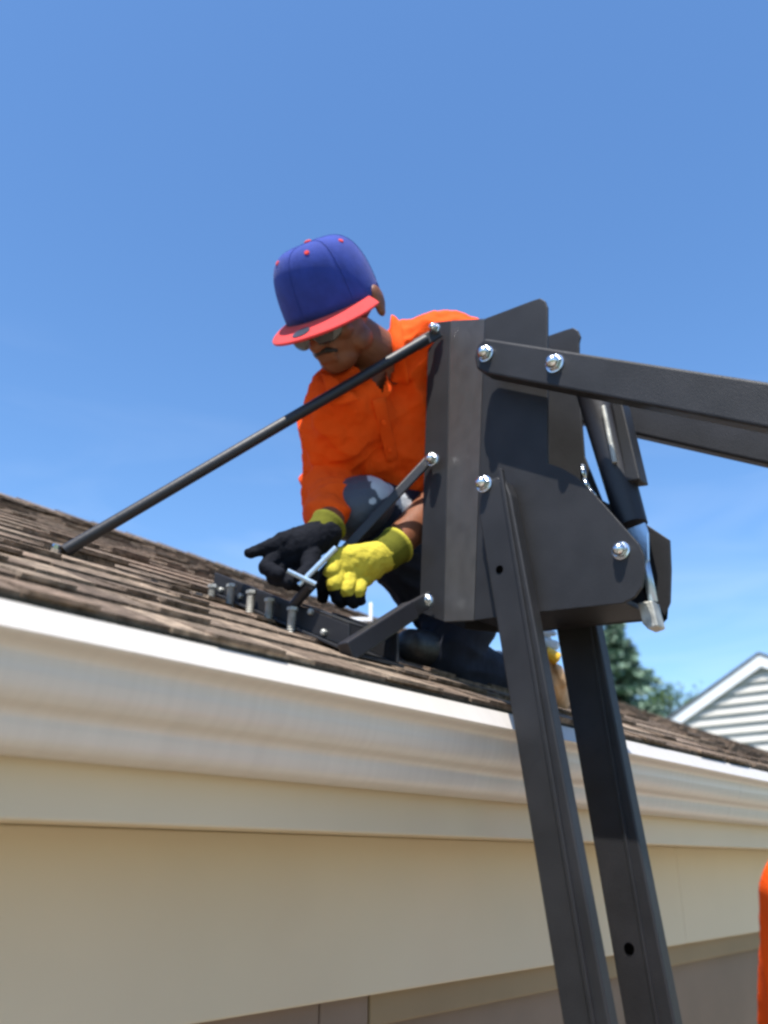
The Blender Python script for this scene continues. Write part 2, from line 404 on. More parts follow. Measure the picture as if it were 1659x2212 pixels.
# ------------------------------------------------------------------ hoist
XA, XB = 1.24, 1.37
hoist = thing('ladder_hoist', (1.3, .62, HG), 'black steel ladder hoist head with bolted side plates, arm and braces standing at the gutter', 'hoist')
EX = V((1, 0, 0))
# side plates
near = [(1047, 688), (1100, 668), (1150, 649), (1166, 644), (1177, 650), (1182, 663), (1182, 1000), (1215, 1012), (1245, 1030), (1285, 1068), (1340, 1130), (1380, 1175), (1391, 1200), (1393, 1235), (1386, 1268), (1370, 1290), (1345, 1303), (1250, 1313), (1160, 1323), (1024, 1340)]
pts = [PX(x, y, XA) for x, y in near]
bm = bmesh.new(); prism(bm, pts, EX * .006); fin('side_plate', bm, MT['black'], hoist, bevel=.0012)
far = [p + V((XB - XA, 0, 0)) for p in pts[:6]] + [PX(1250, 740, XB), PX(1252, 860, XB), PX(1262, 985, XB), PX(1300, 1080, XB), PX(1395, 1132, XB), PX(1446, 1166, XB), PX(1449, 1230, XB), PX(1447, 1300, XB), PX(1425, 1352, XB), PX(1395, 1345, XB)] + [p + V((XB - XA, 0, 0)) for p in pts[-4:]]
bm = bmesh.new(); prism(bm, far, EX * .006); fin('side_plate', bm, MT['black'], hoist, bevel=.0012)
# bent strip and mounting flange towards the roof
a1, a0 = PX(1047, 688, XA), PX(1024, 1340, XA)
XF = XA + .030
b1, b0 = PX(974, 692, XF), PX(959, 1343, XF)
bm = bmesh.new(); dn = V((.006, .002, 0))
prism(bm, [a1 + V((0, .0005, 0)), b1, b0, a0 + V((0, .0005, 0))], dn); fin('bent_strip', bm, MT['black_sunlit'], hoist, bevel=.0008)
c1, c0 = PX(926, 697, XF), PX(906, 1322, XF)
bm = bmesh.new(); prism(bm, [b1 + V((0, .0005, 0)), c1, c0, b0 + V((0, .0005, 0))], EX * .006); fin('mounting_flange', bm, MT['black'], hoist, bevel=.001)
# back flange on the far side
bm = bmesh.new(); sh = V((XB - XA - .035, 0, 0))
prism(bm, [a1 + V((XB - XA + .0, .0005, 0)), V((XB - .03, b1.y, b1.z)), V((XB - .03, b0.y, b0.z)), a0 + V((XB - XA, .0005, 0))], V((.006, 0, 0)))
prism(bm, [V((XB - .03, b1.y + .0005, b1.z)), V((XB - .03, c1.y, c1.z)), V((XB - .03, c0.y, c0.z)), V((XB - .03, b0.y + .0005, b0.z))], V((.006, 0, 0)))
fin('mounting_flange', bm, MT['black'], hoist, bevel=.001)
# bottom spacer box
q0, q1 = PX(1024, 1340, XA), PX(1345, 1303, XA)
bm = bmesh.new(); prism(bm, [q0 + V((.0065, 0, .012)), q1 + V((.0065, 0, .012)), q1 + V((.0065, 0, .002)), q0 + V((.0065, 0, .002))], V((XB - XA - .007, 0, 0)))
fin('bottom_plate', bm, MT['black'], hoist, bevel=.001)
q0, q1 = PX(1150, 700, XA), PX(1155, 1300, XA)
bm = bmesh.new(); prism(bm, [V((XA + .0065, q0.y + .06, q0.z - .05)), V((XA + .0065, q0.y + .066, q0.z - .05)), V((XA + .0065, q1.y + .066, q1.z)), V((XA + .0065, q1.y + .06, q1.z))], V((XB - XA - .007, 0, 0)))
fin('web_plate', bm, MT['black'], hoist)
# arm rails
XR = 1.178; RW = .034
railp = [(1027, 757), (1033, 740), (1050, 729), (1070, 728), (1659, 822)]
A = PX(1047, 730, XR); B = PX(1659, 824, XR); A2 = PX(1046, 806, XR); B2 = PX(1659, 925, XR)
d = (B - A).normalized(); d2 = (B2 - A2).normalized()
Et = A + d * 1.15; Eb = A2 + d2 * 1.15
outl = [PX(1028, 795, XR), PX(1024, 770, XR), PX(1030, 745, XR), A, Et, Eb, A2]
for xs, ln in ((0, 'near'), (XB + .006 + .002 + .0 - XR, 'far')):
    bm = bmesh.new(); prism(bm, [p + V((xs, 0, 0)) for p in outl], EX * RW)
    fin('arm_rail', bm, MT['black'], hoist, bevel=.005, seg=3)
# lift pulley bar joining the rails at their outer end (outside the frame)
bm = bmesh.new(); tube(bm, (XR + .01, Et.y + .04, (Et.z + Eb.z) / 2), (XB + .03, Et.y + .04, (Et.z + Eb.z) / 2), .012)
lathe(bm, V((1.285, Et.y + .04, (Et.z + Eb.z) / 2)), EX, [(0, .012), (0, .05), (.008, .04), (.022, .04), (.03, .05), (.03, .012)], 28)
fin('pulley', bm, MT['steel'], hoist)
# legs
def leg(Xp, Lt, Lb, Rt_, Rb, th, ribs, hole):
    """four photo corners on plane Xp, continued to the ground"""
    lt, lb, rt, rb = PX(*Lt, Xp), PX(*Lb, Xp), PX(*Rt_, Xp), PX(*Rb, Xp)
    dl = (lb - lt).normalized()
    wd = (rt.y - lt.y + rb.y - lb.y) / 2
    L = (lt.z - (HG + .035)) / -dl.z
    end = lt + dl * L
    bm = bmesh.new()
    prism(bm, [lt, V((lt.x, lt.y + wd, lt.z - .012)), V((end.x, end.y + wd, end.z)), end], EX * th)
    return bm, lt, end, wd, dl
# near leg: face plus proud flange edge
bm, lt, end, wd, dl = leg(1.206, (1034, 1110), (1214, 2200), (1112, 1110), (1314, 2200), .027, None, None)
bm.free(); bm = bmesh.new()
prism(bm, [PX(1034, 1110, 1.206), PX(1036, 1080, 1.206), PX(1043, 1052, 1.206), PX(1056, 1036, 1.206), PX(1075, 1030, 1.206), PX(1092, 1040, 1.206), PX(1103, 1068, 1.206), V((lt.x, lt.y + wd, lt.z - .0115)), V((end.x, end.y + wd, end.z)), end], EX * .027)
legN = fin('leg', bm, MT['black'], hoist, bevel=.003)
bm = bmesh.new()
ra, rb_ = PX(1075, 1012, 1.200), PX(1272, 2200, 1.200)
rd = (rb_ - ra).normalized(); re = ra + rd * ((ra.z - HG - .04) / -rd.z)
prism(bm, [ra, ra + V((0, -.0075, -.002)), re + V((0, -.0075, 0)), re], EX * .0115)
rib = fin('flange', bm, MT['black'], legN, bevel=.0012)
hc = PX(1079, 1230, 1.206)
bm = bmesh.new(); lathe(bm, hc + V((-.0006, 0, 0)), EX, [(-.0008, 0), (-.0008, .0068), (.0012, .0078), (.0012, 0)], 20)
MT['hole'] = mat('hole_shade_black', (.0008, .0008, .0008), 1.0, spec=0)  # for raised discs on the legs: shade inside a hole painted as black
fin('bolt_hole_disc', bm, MT['hole'], legN)
# far leg
bm, lt2, end2, wd2, dl2 = leg(XB + .008, (1196, 1330), (1350, 2212), (1288, 1330), (1454, 2212), .03, None, None)
legF = fin('leg', bm, MT['black'], hoist, bevel=.003)
bm = bmesh.new()
ra, rb_ = PX(1266, 1335, XB + .0045), PX(1414, 2212, XB + .0045)
rd = (rb_ - ra).normalized(); re = ra + rd * ((ra.z - HG - .04) / -rd.z)
prism(bm, [ra, ra + V((0, -.006, -.002)), re + V((0, -.006, 0)), re], EX * .0085)
fin('flange', bm, MT['black'], legF, bevel=.0012)
hc = PX(1359, 2049, XB + .008)
bm = bmesh.new(); lathe(bm, hc + V((-.0006, 0, 0)), EX, [(-.0008, 0), (-.0008, .0078), (.0012, .009), (.0012, 0)], 20)
fin('bolt_hole_disc', bm, MT['hole'], legF)
# ladder rungs low between the legs, outside the frame
for k in range(5):
    f = .50 + k * .11
    pa = lt + (end - lt) * f; pb = lt2 + (end2 - lt2) * f
    bm = bmesh.new(); tube(bm, (1.233, pa.y - .035, pa.z), (XB + .009, pa.y - .035, pa.z), .013)
    fin('rung', bm, MT['black'], hoist)
# foot pads
for e_, x_ in ((end, 1.19), (end2, XB - .005)):
    bm = bmesh.new(); boxv(bm, x_, x_ + .06, e_.y - .09, e_.y + .03, HG + .0305, HG + .0345)
    fin('foot_pad', bm, MT['black'], hoist)
# braces
bt = PX(940, 722, XF - .016); be = PR(140, 1190, .012)
bm = bmesh.new(); tube(bm, bt + (be - bt) * .03, be, .0115, n=24); 
b1_ = fin('brace', bm, MT['black2'], hoist, smooth=True)
m = b1_.modifiers.new('e', 'EDGE_SPLIT')
bm = bmesh.new(); dd = (be - bt).normalized()
bar(bm, bt - dd * .012, bt + dd * .055, ZZ, .026, .007); fin('flattened_end', bm, MT['black'], b1_, bevel=.002)
bm = bmesh.new(); lathe(bm, be + V((-.018, .0, -.002)), nn, [(-.006, .012), (.002, .012), (.002, .008), (.009, .007), (.009, 0)], 6); fin('anchor_screw', bm, MT['zinc'], b1_)
XS = PR(700, 1404).x
s2t = PX(925, 995, XF - .010); s2e = PX(640, 1300, XS + .06)
bm = bmesh.new(); bar(bm, s2t, s2e, ZZ, .019, .010); fin('brace', bm, MT['black2'], hoist, bevel=.0025)
s3t = PX(918, 1300, XF - .012); s3m = PX(884, 1320, XF - .11); s3e = PX(746, 1410, XS - .010)
bm = bmesh.new(); bar(bm, s3t + V((0, -.012, .003)), s3m, ZZ, .030, .012); bar(bm, s3m + (s3t - s3m) * .1, s3e, ZZ, .034, .026)
fin('brace', bm, MT['black2'], hoist, bevel=.003)
# bolts
def bolt(px, py, X, r=.0150, dome=True, parent=hoist, name='bolt', rot=0):
    c = PX(px, py, X); bm = bmesh.new(); ax = V((-1, 0, 0))
    lathe(bm, c, ax, [(-.004, 0), (-.004, r * 1.12), (.0018, r * 1.12), (.0022, r * 1.05), (.0022, 0)], 32)     # washer
    d_, u_, v_ = frame(ax)
    lathe(bm, c, ax, [(.0022, 0), (.0022, r * .98), (.009, r * .98), (.0098, r * .9), (.0098, 0)], 6)            # hex
    pr = [(.0095, r * .80)] + [(.0100 + r * .72 * math.sin(a), r * .78 * math.cos(a)) for a in [R(q) for q in range(0, 91, 10)]]
    pr[-1] = (pr[-1][0], 0)
    lathe(bm, c, ax, pr, 32)
    o = fin(name, bm, MT['zinc'], parent, smooth=True); m = o.modifiers.new('e', 'EDGE_SPLIT'); m.split_angle = R(28)
    return o
for (x, y, X, r) in ((940, 711, XF - .020, .0110), (935, 993, XF - .018, .0125), (922, 1299, XF - .034, .0125), (1050, 765, XR - .001, .0145), (1199, 786, XR - .001, .0155), (1046, 1046, 1.205, .0145), (1342, 1190, XA, .0135)):
    bolt(x, y, X, r)
# lift strut between the plates
XM = 1.30
st = PX(1285, 850, XM); se = PX(1366, 1136, XM)
bm = bmesh.new(); tube(bm, st + (st - se) * .12, se, .034, .026, 32)
strut = fin('lift_strut', bm, MT['black2'], hoist, smooth=True); m = strut.modifiers.new('e', 'EDGE_SPLIT')
bm = bmesh.new(); o1 = PX(1305, 880, XM - .028); o2 = PX(1362, 1045, XM - .024)
prism(bm, [PX(x, y, XM - .02) for x, y in ((1318, 862), (1343, 866), (1383, 1036), (1352, 1040))], EX * .035); fin('side_cover', bm, MT['black'], strut, bevel=.003)
bm = bmesh.new(); tube(bm, PX(1303, 878, XM - .034), PX(1328, 1000, XM - .034), .0045); fin('bright_rod', bm, MT['steel'], strut, bevel=.001)
bm = bmesh.new(); prism(bm, [PX(x, y, XM - .012) for x, y in ((1345, 1146), (1392, 1128), (1399, 1150), (1400, 1210), (1385, 1215), (1372, 1185))], EX * .006)
fin('strut_clevis', bm, MT['zincb'], strut, bevel=.001)
bm = bmesh.new(); tube(bm, PX(1388, 1190, XM - .004), PX(1411, 1300, XM), .0075, n=16); fin('strut_rod', bm, MT['zincb'], strut, smooth=True)
bm = bmesh.new(); prism(bm, [PX(x, y, XM - .02) for x, y in ((1376, 1302), (1408, 1296), (1422, 1352), (1400, 1360), (1386, 1345))], EX * .03)
fin('rod_end', bm, MT['steel'], strut, bevel=.003)
# cotter clip catching light between the plates
bm = bmesh.new(); pipe(bm, [PX(x, y, XM + .02) for x, y in ((1258, 1005), (1261, 1035), (1270, 1055), (1283, 1072))], .005, 10)
fin('cable_clip', bm, MT['zinc'], strut, smooth=True)
# roof bracket running up the slope, with studs
rbp = []
br = thing('x', (0, 0, 0), None, None); bpy.data.objects.remove(br)
def RS(y, h, X=XS): return V((X, y, roofz(y) + .012 + h))
ya, yb = PX(850, 1455, XS).y, PX(447, 1303, XS).y
def yroof(px, X):
    lo_, hi = .3, 3.0
    for _ in range(50):
        y = (lo_ + hi) / 2; q = V((X, y, roofz(y) + .012))
        if 829.5 + FL * q.dot(RT) / q.dot(FW) > px: lo_ = y
        else: hi = y
    return y
ym = yroof(742, XS); X2 = XS + .11; y2a, y2b = max(.82, yroof(858, X2)), yroof(715, X2)
bm = bmesh.new()
prism(bm, [RS(min(y2a, ym), .0), RS(yb, .0), RS(yb, .006), RS(min(y2a, ym), .006)], EX * .13)      # base flange on shingles
prism(bm, [RS(ym, .0065, XS + .012), RS(yb, .0065, XS + .012), RS(yb, .046, XS + .012), RS(ym, .048, XS + .012)], EX * .006)
rb = fin('roof_bracket', bm, MT['black'], hoist, bevel=.0015)
bm = bmesh.new()
prism(bm, [RS(y2a, .0065, X2), RS(y2b, .0065, X2), RS(y2b, .052, X2), RS(y2a, .060, X2)], EX * .006)
fin('rear_plate', bm, MT['black'], rb, bevel=.0015)
bm = bmesh.new(); prism(bm, [RS(ym, .0485, XS + .012), RS(ym + .12, .0485, XS + .012), RS(ym + .12, .0520, XS + .012), RS(ym, .0520, XS + .012)], EX * .05)
fin('top_flange', bm, MT['black'], rb, bevel=.001)
def stud(px, y0, y1, r=.0084):
    b = PX(px - 3, y1, XS - .004); t = PX(px + 2, y0 - 2, XS - .004)
    # seat the stud on the bracket flange
    n_ = 11; bm = bmesh.new(); prof = []; L = (t - b).length
    for i in range(n_ * 2 + 1):
        prof.append((L * i / (n_ * 2), r if i % 2 else r * .78))
    prof = [(0, 0)] + prof + [(L, 0)]
    lathe(bm, b, t - b, prof, 16)
    lathe(bm, t, t - b, [(-.003, 0), (-.003, .0105), (.003, .0105), (.004, .008), (.004, 0)], 6)
    lathe(bm, b, t - b, [(-.001, 0), (-.001, .0095), (.005, .0095), (.005, 0)], 6)
    fin('stud', bm, MT['steel'], rb)
for a_ in ((458, 1269, 1301), (498, 1268, 1317), (541, 1282, 1336), (581, 1299, 1356), (630, 1318, 1375)): stud(*a_)
for px, py in ((478, 1275), (520, 1288), (700, 1366), (672, 1322)):
    c = PX(px, py, XS + .010); bm = bmesh.new(); lathe(bm, c, V((-1, 0, 0)), [(-.002, 0), (-.002, .006), (.004, .006), (.006, .003), (.006, 0)], 6); fin('nut', bm, MT['steel'], rb)

# ------------------------------------------------------------------ organic bodies
def ico(bm, c, r, sc=None, rot=None, sub=3):
    res = bmesh.ops.create_icosphere(bm, subdivisions=sub, radius=1)
    M4 = Matrix.Translation(c) @ (rot.to_4x4() if rot else Matrix.Identity(4)) @ Matrix.Diagonal((*( (r, r, r) if sc is None else sc), 1))
    bmesh.ops.transform(bm, matrix=M4, verts=res['verts'])
def cap(bm, a, b, ra, rb):
    ico(bm, a, ra); ico(bm, b, rb)
    n = max(2, int((V(b) - V(a)).length / max(.004, min(ra, rb) * .35)))
    tube(bm, a, b, ra, rb, 24)
def chain(bm, js):
    for (a, ra), (b, rb_) in zip(js, js[1:]): cap(bm, V(a), V(b), ra, rb_)
def remesh(bm, vox, smooth=6, name='tmp'):
    me = bpy.data.meshes.new(name); bm.to_mesh(me); bm.free()
    o = bpy.data.objects.new(name, me); COL.objects.link(o)
    m = o.modifiers.new('r', 'REMESH'); m.mode = 'VOXEL'; m.voxel_size = vox; m.use_smooth_shade = True
    if smooth: s = o.modifiers.new('s', 'SMOOTH'); s.factor = .5; s.iterations = smooth
    dg = bpy.context.evaluated_depsgraph_get(); dg.update()
    r = bpy.data.meshes.new_from_object(o.evaluated_get(dg)); bpy.data.objects.remove(o); bpy.data.meshes.remove(me)
    r.materials.clear()
    return r
def displace(me, fn):
    me.update(); ns = [v.normal.copy() for v in me.vertices]
    for v, n in zip(me.vertices, ns): v.co += n * fn(v.co, n)
def tint(me, fn):
    a = me.color_attributes.new('tint', 'FLOAT_COLOR', 'POINT')
    for i, v in enumerate(me.vertices): a.data[i].color = (*fn(v.co), 1)
def folds(amp, f1, dirv, f2=60):
    dirv = dirv.normalized()
    def fn(p, n):
        q = p - dirv * (p.dot(dirv) * .75)
        a = noise.noise(q * f1 + V((3, 1, 2))); b = noise.noise(p * f2)
        return amp * (1 - abs(a) * 3.2) * .8 + amp * .18 * b
    return fn
def segd(p, a, b):
    ab = b - a; t = max(0, min(1, (p - a).dot(ab) / ab.length_squared)); return (p - a - ab * t).length

per = thing('person', P(960, 1440, 1.9), 'crouching worker in orange shirt and blue cap with red brim, yellow gloves and sunglasses', 'person')
# joints (photo position, distance)
neck = P(845, 790, 1.92); shR = P(735, 880, 1.85); elR = P(716, 1040, 1.93); wrR = P(706, 1150, 1.63)
shL = P(985, 760, 1.98); elL = P(1000, 1035, 2.02); wrL = P(830, 1199, 1.675)
chest = P(865, 900, 2.02); belly = P(925, 1030, 2.06); pelv = P(1015, 1160, 2.08)
hipA = P(960, 1180, 2.06); kneeA = P(781, 1100, 1.815); ankA = P(1000, 1392, 1.93)
hipB = P(1080, 1170, 2.02); kneeB = P(955, 1418, 1.82); ankB = P(1120, 1500, 2.06)
# head frame (camera axes: right, up, towards camera)
def camv(x, y, z): return RT * x + UP * y - FW * z
hf = camv(-.43, -.49, .76).normalized(); hr = camv(.88, .18, .44); hr = (hr - hf * hr.dot(hf)).normalized(); hu = hf.cross(hr).normalized()
if hu.dot(UP) < 0: hu = -hu
hx = hf.cross(hu).normalized()                         # image right side of the head
HC = P(717, 664, 1.80)                                 # centre of the cap's lower rim
HM = Matrix.Translation(HC) @ Matrix((hx, hf, hu)).transposed().to_4x4()
def h(x, y, z): return HM @ V((x, y, z))
hrot = Matrix((hx, hf, hu)).transposed()
def hb(x, y, z): return h(x, y, z + .019)
# body: skin, one continuous mesh
bm = bmesh.new()
ico(bm, hb(0, -.012, -.005), 1, (.076, .094, .088), hrot)
ico(bm, hb(0, .02, -.065), 1, (.062, .072, .075), hrot)
ico(bm, hb(0, .045, -.115), 1, (.044, .042, .032), hrot)
ico(bm, hb(0, .066, -.128), 1, (.022, .018, .016), hrot)
for s in (1, -1):
    ico(bm, hb(s * .040, .058, -.058), 1, (.024, .022, .022), hrot)
    ico(bm, hb(s * .052, .015, -.095), 1, (.018, .035, .026), hrot)
cap(bm, hb(0, .086, -.030), hb(0, .108, -.068), .009, .0145)
for s in (1, -1): ico(bm, hb(s * .013, .100, -.069), .0095)
cap(bm, hb(-.019, .086, -.094), hb(.019, .086, -.094), .0075, .0075)
cap(bm, hb(-.016, .084, -.106), hb(.016, .084, -.106), .008, .008)
cap(bm, hb(-.04, .078, -.018), hb(.04, .078, -.018), .012, .012)
for s in (1, -1):
    for (zz, yy, sc) in ((-.028, -.008, (.008, .017, .022)), (-.050, -.004, (.007, .010, .012))):
        ico(bm, hb(s * .101, yy - .012, zz - .004), 1, (sc[0] * 1.25, sc[1] * 1.2, sc[2] * 1.4), hrot)
cap(bm, h(0, -.03, -.08), neck, .056, .060)
chain(bm, [(neck, .060), (chest, .11), (belly, .11), (pelv, .12)])
cap(bm, neck, shR, .05, .05); cap(bm, neck, shL, .05, .05)
chain(bm, [(shR, .05), (elR, .040), (elR + (wrR - elR) * .35, .043), (wrR, .028)])
chain(bm, [(shL, .05), (elL, .042), (elL + (wrL - elL) * .35, .045), (wrL, .029)])
chain(bm, [(pelv, .11), (hipA, .085), (kneeA, .055), (kneeA + (ankA - kneeA) * .35, .055), (ankA, .038)])
chain(bm, [(pelv, .11), (hipB, .085), (kneeB, .055), (kneeB + (ankB - kneeB) * .35, .055), (ankB, .038)])
me = remesh(bm, .0036, 5)
body = link('body', me, MT['skin'], per, smooth=True)
# moustache, hair
bm = bmesh.new()
chain(bm, [(hb(-.026, .083, -.092), .004), (hb(-.010, .096, -.083), .0065), (hb(.010, .096, -.083), .0065), (hb(.026, .083, -.092), .004)])
link('moustache', remesh(bm, .002, 2), MT['hair'], per, True)
bm = bmesh.new(); ico(bm, h(0, -.022, -.006), 1, (.079, .088, .055), hrot); me = remesh(bm, .004, 2); link('hair', me, MT['hair'], per, True)
# cap
capo = thing('cap', HC, None, None); capo.parent = per; capo.location = HC - per.location
bpy.data.objects.remove(capo)
def crownpt(th_, k):                     # th_: angle round, k 0 rim .. 1 button
    a = k * math.pi / 2
    rr = math.cos(a) ** .52; z = .139 * math.sin(a) ** .78
    front = max(0, math.sin(th_))
    rx = .102 * rr; ry = (.112 + 0.004 * front) * rr
    z2 = z * (1 + .10 * front * math.cos(a))
    return V((math.cos(th_) * rx, math.sin(th_) * ry - .006, z2))
bm = bmesh.new(); NT, NK = 72, 22; rows = []
for k in range(NK):
    row = []
    for i in range(NT):
        t_ = 2 * math.pi * i / NT
        p = crownpt(t_, k / NK)
        pan = abs(math.sin((t_ - math.pi / 2) * 3))     # six panels
        p *= (1 - .010 * (1 - min(1, pan * 6)) * (1 if k > 1 else 0))
        row.append(bm.verts.new(HM @ p))
    rows.append(row)
topv = bm.verts.new(HM @ V((0, -.006, .139)))
for A_, B_ in zip(rows, rows[1:]):
    for i in range(NT): bm.faces.new((A_[i], A_[(i + 1) % NT], B_[(i + 1) % NT], B_[i]))
for i in range(NT): bm.faces.new((rows[-1][i], rows[-1][(i + 1) % NT], topv))
crown = fin('cap', bm, MT['capb'], per, smooth=True)
m = crown.modifiers.new('t', 'SOLIDIFY'); m.thickness = .003; m.offset = -1
# brim
bm = bmesh.new(); NA, NR = 40, 8; g_ = []
def brimz(x, y):
    k = max(0, math.hypot(x / .1005, (y + .006) / .1155) - 1) * .11
    return -k * .17 - .004 * (x / .09) ** 2 * min(1, k / .05)
for i in range(NA + 1):
    a = math.pi * (i / NA) * .92 + math.pi * .04
    ip = V((math.cos(a) * .1005, math.sin(a) * .1155 - .006, 0))
    ext = .084 * math.sin(a) ** .55
    op = V((math.cos(a) * .119 - .015, math.sin(a) * .1155 - .006 + ext, 0))
    g_.append([bm.verts.new(HM @ V(((ip + (op - ip) * (j / NR)).x, (ip + (op - ip) * (j / NR)).y, brimz((ip + (op - ip) * (j / NR)).x, (ip + (op - ip) * (j / NR)).y)))) for j in range(NR + 1)])
for A_, B_ in zip(g_, g_[1:]):
    for j in range(NR): bm.faces.new((A_[j], B_[j], B_[j + 1], A_[j + 1]))
brim = fin('brim', bm, MT['capr'], crown, smooth=True); m = brim.modifiers.new('t', 'SOLIDIFY'); m.thickness = .0045; m.offset = 0
bm = bmesh.new(); lathe(bm, h(0, -.006, .138), hu, [(0, 0), (0, .0085), (.004, .0075), (.0055, .004), (.0058, 0)], 16); fin('button', bm, MT['capr'], crown, smooth=True)
for i in range(6):
    t_ = math.pi / 2 + (i + .5) * math.pi / 3; p = crownpt(t_, .62); q = crownpt(t_, .66) - crownpt(t_, .58)
    tn = V((-math.sin(t_), math.cos(t_), 0)); nr = tn.cross(q).normalized()
    if nr.dot(p) < 0: nr = -nr
    bm = bmesh.new(); lathe(bm, HM @ (p * 1.0), hrot @ nr, [(-.002, .0052), (.0016, .0052), (.0022, .0035), (.0015, .0015), (.0015, 0)], 14); fin('eyelet', bm, MT['capr'], crown, smooth=True)
for i in range(6):
    t_ = math.pi / 2 + i * math.pi / 3; bm = bmesh.new()
    pipe(bm, [HM @ (crownpt(t_, k / 14) * 1.0) for k in range(14)] + [h(0, -.006, .1392)], .0007, 6); fin('seam', bm, MT['capb'], crown)
# brim sticker
bm = bmesh.new(); ring = []
cx, cy = -.016, .158
for i in range(28):
    a = 2 * math.pi * i / 28; x, y = cx + .019 * math.cos(a), cy + .019 * math.sin(a)
    ring.append(bm.verts.new(h(x, y, brimz(x, y) + .0034)))
bm.faces.new(ring); st_ = fin('sticker', bm, MT['sticker'], crown); m = st_.modifiers.new('t', 'SOLIDIFY'); m.thickness = .0012; m.offset = 0
# sunglasses
bm = bmesh.new()
for s in (1, -1):
    vs = []
    for i in range(24):
        a = 2 * math.pi * i / 24; x = s * .034 + .030 * math.cos(a); z = -.047 + .021 * math.sin(a) * (1 - .15 * math.cos(a) * s)
        vs.append(bm.verts.new(hb(x, .112 - 9 * (x ** 2) * .9 / 1.4, z)))
    bm.faces.new(vs)
gl = fin('sunglasses', bm, MT['lens'], per); m = gl.modifiers.new('t', 'SOLIDIFY'); m.thickness = .003; m.offset = 0
bm = bmesh.new()
for s in (1, -1):
    ring = []
    for i in range(25):
        a = 2 * math.pi * i / 24; x = s * .034 + .031 * math.cos(a); z = -.047 + .022 * math.sin(a) * (1 - .15 * math.cos(a) * s)
        ring.append(hb(x, .1125 - 9 * (x ** 2) * .9 / 1.4, z))
    pipe(bm, ring, .0016, 6)
    pipe(bm, [hb(s * .064, .090, -.042), hb(s * .078, .05, -.036), hb(s * .084, -.005, -.030)], .002, 6)
pipe(bm, [hb(-.006, .112, -.043), hb(.006, .112, -.043)], .002, 6)
fin('glasses_frame', bm, MT['gold'], gl)

# shirt
bm = bmesh.new()
chain(bm, [(neck + (chest - neck) * .55, .100), (chest, .150), (belly, .150), (pelv + (belly - pelv) * .3, .150)])
chain(bm, [(neck + (shR - neck) * .55, .074), (shR, .078), (shR + (elR - shR) * .5, .072), (elR, .066), (elR + (wrR - elR) * .45, .047), (elR + (wrR - elR) * .72, .038)])
chain(bm, [(neck + (shL - neck) * .35, .085), (shL, .088), (shL + (elL - shL) * .5, .076), (elL, .068), (elL + (wrL - elL) * .18, .058)])
cap(bm, shR, chest, .075, .13); cap(bm, shL, chest, .085, .13)
cap(bm, shR + (elR - shR) * .5, belly, .05, .12)
me = remesh(bm, .0048, 9)
# open neck: cut the front V out of the shirt
def inv(x, y):
    return y > 770 and y < 846 and x > 776 + (y - 800) * .95 and x < 838 - (y - 800) * .30
b2 = bmesh.new(); b2.from_mesh(me)
kill = []
for f in b2.faces:
    c = f.calc_center_median(); d = c.dot(FW)
    if f.normal.dot(c) < 0 and inv(829.5 + FL * c.dot(RT) / d, 1106 - FL * c.dot(UP) / d): kill.append(f)
bmesh.ops.delete(b2, geom=kill, context='FACES'); b2.to_mesh(me); b2.free(); me.update()
f1 = folds(.013, 11, camv(.35, -.9, .1)); f2 = folds(.007, 22, camv(-.7, -.6, .2))
displace(me, lambda p, n: f1(p, n) + f2(p, n))
for _ in range(1): pass
shirt = link('shirt', me, MT['orange'], per, True)
bvh = BVHTree.FromPolygons([v.co + per.location for v in me.vertices], [p.vertices[:] for p in me.polygons])
def drape(px, py, off=.006):
    r = ray(px, py).normalized(); hit = bvh.ray_cast(V((0, 0, 0)), r)
    if hit[0] is None: return P(px, py, 1.9)
    return hit[0] - r * off
def patch(name, outline, off, th, material, parent, n=7):
    """cloth patch: rows of photo points laid over the shirt"""
    bm = bmesh.new(); (a, b, c, d_) = outline; g_ = []
    for i in range(n + 1):
        u = i / n; row = []
        for j in range(n + 1):
            v = j / n
            x = (a[0] * (1 - u) + b[0] * u) * (1 - v) + (d_[0] * (1 - u) + c[0] * u) * v
            y = (a[1] * (1 - u) + b[1] * u) * (1 - v) + (d_[1] * (1 - u) + c[1] * u) * v
            row.append(bm.verts.new(drape(x, y, off)))
        g_.append(row)
    for A_, B_ in zip(g_, g_[1:]):
        for j in range(n): bm.faces.new((A_[j], B_[j], B_[j + 1], A_[j + 1]))
    o = fin(name, bm, material, parent, smooth=True); m = o.modifiers.new('s', 'SMOOTH'); m.iterations = 4; m.factor = .5
    m = o.modifiers.new('t', 'SOLIDIFY'); m.thickness = th; m.offset = 0
    return o
patch('collar', [(846, 672), (866, 690), (888, 840), (830, 826)], .022, .005, MT['orange'], shirt)
patch('collar', [(690, 800), (716, 812), (784, 866), (716, 884)], .020, .005, MT['orange'], shirt)
patch('placket', [(800, 858), (832, 850), (862, 1000), (836, 1006)], .003, .003, MT['orange'], shirt)
for px, py in ((829, 912), (842, 972)):
    c = drape(px, py, .012); bm = bmesh.new(); lathe(bm, c, -c.normalized(), [(-.002, 0), (-.002, .006), (.001, .006), (.002, .004), (.002, 0)], 14); fin('shirt_button', bm, MT['orange'], shirt)

